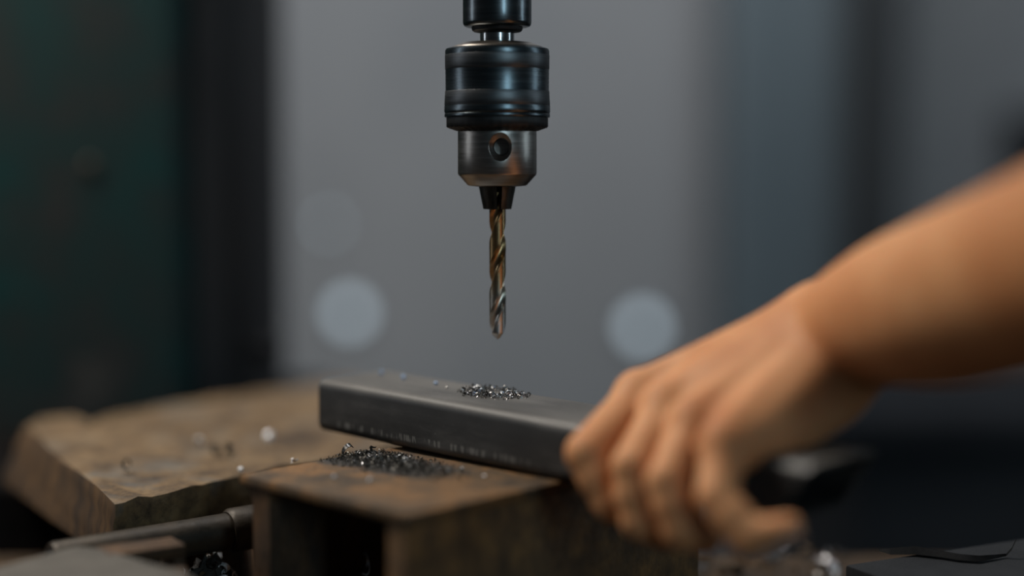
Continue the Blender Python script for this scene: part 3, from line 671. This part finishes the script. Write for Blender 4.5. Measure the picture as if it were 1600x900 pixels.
def swarf_pile(name, spots, size, mat, label, seed=0):
    V = []; Fc = []
    for p, s_ in spots:
        v, f = curl(s_, s_ * rng.uniform(.5, 1.4), rng.uniform(.3, 1.1), int(rng.integers(3, 6)), s_ * rng.uniform(.5, 2.5), s_ * .12)
        v = v @ rot().T; v = v - [0, 0, v[:, 2].min()] + p; n = len(V); V += list(v); Fc += [tuple(i + n for i in q) for q in f]
    return tag(world_obj(name, V, Fc, mat), label, 'swarf', kind='stuff')
def on_beam(a, b): return beam(a, b)
def mound(cx, cy, rx, ry, n, hgt, onf, smin, smax, ring=0):
    out = []
    while len(out) < n:
        a, b = rng.normal(0, .5, 2)
        r2 = a * a + b * b
        if r2 > 1.2 or r2 < ring * rng.uniform(.3, 1): continue
        if onf is on_beam and not (.002 < cx + a * rx < LW - .002 and .002 < cy + b * ry): continue
        out.append((onf(cx + a * rx, cy + b * ry) + np.array([0, 0, hgt * max(0, 1 - r2) * rng.uniform(0, 1)]), rng.uniform(smin, smax)))
    return out
# coordinates of the drilled spot on the tube
qs = at_y(780, 614, 0) - TP; s0, v0 = qs @ tu + .007, qs @ tv
v0 = min(max(v0, .012), .04)
def on_tube(s_, v_): return onT(s_, v_)
swarf_pile('swarf_pile', mound(s0 - .002, v0 - .006, .0195, .015, 430, .0016, on_tube, .0003, .0009, .3), 0, M['chip_dark'], 'ring of fine bright drill swarf on top of the tube under the bit')
swarf_pile('swarf_pile', mound(s0 - .001, v0 - .006, .019, .0145, 190, .0018, on_tube, .0003, .0009, .35), 0, M['chip'], 'silvery shavings scattered through the swarf on the tube')
def on_beam(a, b): return beam(a, b)
# grime film and swarf on the beam
swarf_pile('swarf_pile', mound(ga, gb + .004, .056, .020, 1700, .0020, on_beam, .00025, .0008), 0, M['chip_oily'], 'dark oily swarf heaped on the rusty beam beside the tube')
swarf_pile('swarf_pile', mound(ga, gb + .008, .036, .014, 260, .0024, on_beam, .0002, .0007), 0, M['chip'], 'bright specks of swarf in the oily heap on the beam')
# single chips
PROTO = [mesh('chip_%d' % k, *curl(R_, w_, t_, 8, r_, .0003), 60) for k, (R_, w_, t_, r_) in enumerate([(.0016, .0022, .8, .001), (.0012, .0016, 1.3, .003), (.0022, .0018, .55, .001), (.0010, .0012, 1.8, .004)])]
bmi = bmesh.new(); bmesh.ops.create_icosphere(bmi, subdivisions=1, radius=.0013)
for v in bmi.verts: v.co *= rng.uniform(.7, 1.15); v.co.z *= .75
bmi.faces.ensure_lookup_table(); NUG = bpy.data.meshes.new('nugget'); bmi.to_mesh(NUG); bmi.free(); PROTO.append(NUG)
PM = {}
def chip(p, mat, scale, label, group, name='metal_chip', k=None):
    k = int(rng.integers(0, 4)) if k is None else k; key = (k, mat)
    if key not in PM: PM[key] = PROTO[k].copy(); PM[key].materials.append(M[mat])
    o = link(name, PM[key], None); o.rotation_euler = rng.uniform(0, 6.28, 3); o.scale = (scale,) * 3
    R3 = np.array(o.rotation_euler.to_matrix()); zmin = min((R3 @ np.array(v.co))[2] for v in PM[key].vertices) * scale
    o.location = (p[0], p[1], p[2] - zmin); return tag(o, label, 'metal chip', group)
for x, y, m_, s_, lab in ((596, 586, 'chip_blue', 1.2, 'leftmost of three chips with a painted blue glint on the back of the tube'), (630, 593, 'chip_blue', 1.1, 'middle one of three chips with a painted blue glint on the back of the tube'), (681, 601, 'chip_blue', 1.0, 'rightmost of three chips with a painted blue glint on the back of the tube'), (698, 607, 'chip_dark', .7, 'small dark chip left of the swarf ring on the tube')):
    d = ray(x, y); p = CAM + d * (((onT(0, 0) - CAM) @ tn) / (d @ tn)); chip(p, m_, s_, lab, 'chips on the tube', k=4)
for k in range(26):
    a = rng.uniform(0, 6.28); r = rng.uniform(.5, 1.05)
    chip(onT(s0 - .002 + .017 * r * math.cos(a), v0 - .006 + .013 * r * math.sin(a), TH + .0002), ('chip', 'chip_dark', 'chip', 'chip_blue')[k % 4], rng.uniform(.5, .9), 'curled metal chip in the swarf ring on the tube', 'curled chips in the swarf ring')
for x, y, m_, s_, lab in ((376, 738, 'chip', 1.5, 'bright chip at the left corner of the rusty beam'), (522, 749, 'chip', 1.4, 'bright round chip on the front part of the beam top'), (578, 753, 'chip', 1.3, 'dull golden chip right of the brightest one on the beam top'), (700, 739, 'chip', 1.1, 'pale chip at the right end of the oily heap'), (722, 733, 'chip', .9, 'pale pointed chip right by the tube edge on the beam'), (757, 745, 'chip', .7, 'small pale chip nearest the right corner of the beam top'), (462, 724, 'chip', 1.3, 'shiny curl at the left end of the oily heap'), (540, 712, 'chip_dark', 1.6, 'dark spiky curl standing on the oily heap'), (572, 712, 'chip_dark', 1.5, 'dark curl at the back of the oily heap')):
    chip(at_z(x, y, ZB + .0004), 'chip_white' if m_ == 'chip' and x != 462 else m_, s_ * (.75 if m_ == 'chip' else 1), lab, 'chips on the beam', k=4 if m_ == 'chip' and x != 462 else None)
for x, y, m_, s_, lab in ((312, 697, 'chip', 1.6, 'bright chip with a dark tail on the wooden board'), (335, 708, 'chip_dark', 2.6, 'dark curled chip on the board beside the bright chip'), (357, 716, 'chip_dark', 2.0, 'dark chip nearest the beam on the wooden board'), (420, 692, 'chip', 2.0, 'white shining chip at the back of the wooden board'), (200, 736, 'chip_dark', 1.8, 'lone dark chip on the left half of the board')):
    chip(at_z(x, y, ZW + .0012), {'chip': 'chip_white', 'chip_dark': 'chip_oily'}[m_], s_ * (1.4 if m_ == 'chip' else 1), lab, 'chips on the wooden board', k=4 if m_ == 'chip' else None)
hc = at_d(330, 905, .80); hb = np.array([hc[0], hc[1] - .004]); V = []; Fc = []; nr, na = 9, 28
def heap_z(x, y):
    q = math.hypot((x - hb[0]) / .030, (y - hb[1]) / .036); return max(0, .040 * (1 - q ** 1.6)) * (1 + .10 * math.sin(x * 700) * math.sin(y * 610))
for i_ in range(nr + 1):
    for k in range(na):
        a = 2 * math.pi * k / na; r = (i_ + .02) / (nr + .02); x, y = hb[0] + .030 * r * math.cos(a), hb[1] + .036 * r * math.sin(a); V.append((x, y, heap_z(x, y)))
for i_ in range(nr):
    for k in range(na): k2 = (k + 1) % na; Fc.append((i_ * na + k, i_ * na + k2, (i_ + 1) * na + k2, (i_ + 1) * na + k))
Fc.append(tuple(range(na)))
tag(world_obj('swarf_heap', V, Fc, M['grime'], None, 50), 'black oily heap of swarf between the pipe and the beam', 'swarf', kind='stuff')
for k in range(46):
    a = rng.uniform(0, 6.28); r = math.sqrt(rng.uniform(0, .8)); x, y = hb[0] + .030 * r * math.cos(a), hb[1] + .036 * r * math.sin(a)
    chip((x, y, heap_z(x, y) - .0003), ('chip_white', 'chip_dark', 'rust')[k % 3], rng.uniform(.8, 1.9), 'curled chip on the oily swarf heap left of the beam', 'chips on the swarf heap')
for k in range(40):
    p = at_z(rng.uniform(1060, 1320), rng.uniform(868, 905), .001)
    chip(p, ('chip_dark', 'rust', 'rust', 'chip', 'rust')[k % 5], rng.uniform(1.0, 2.4), 'rusty chip on the table behind the hand', 'chips on the table behind the hand')
for x, y, s_ in ((510, 893, 4.2), (455, 900, 3.6), (560, 902, 3.0)):
    chip(at_d(x, y, .77), 'chip', s_, 'big pale shard inside the open end of the beam', 'shards in the beam opening')
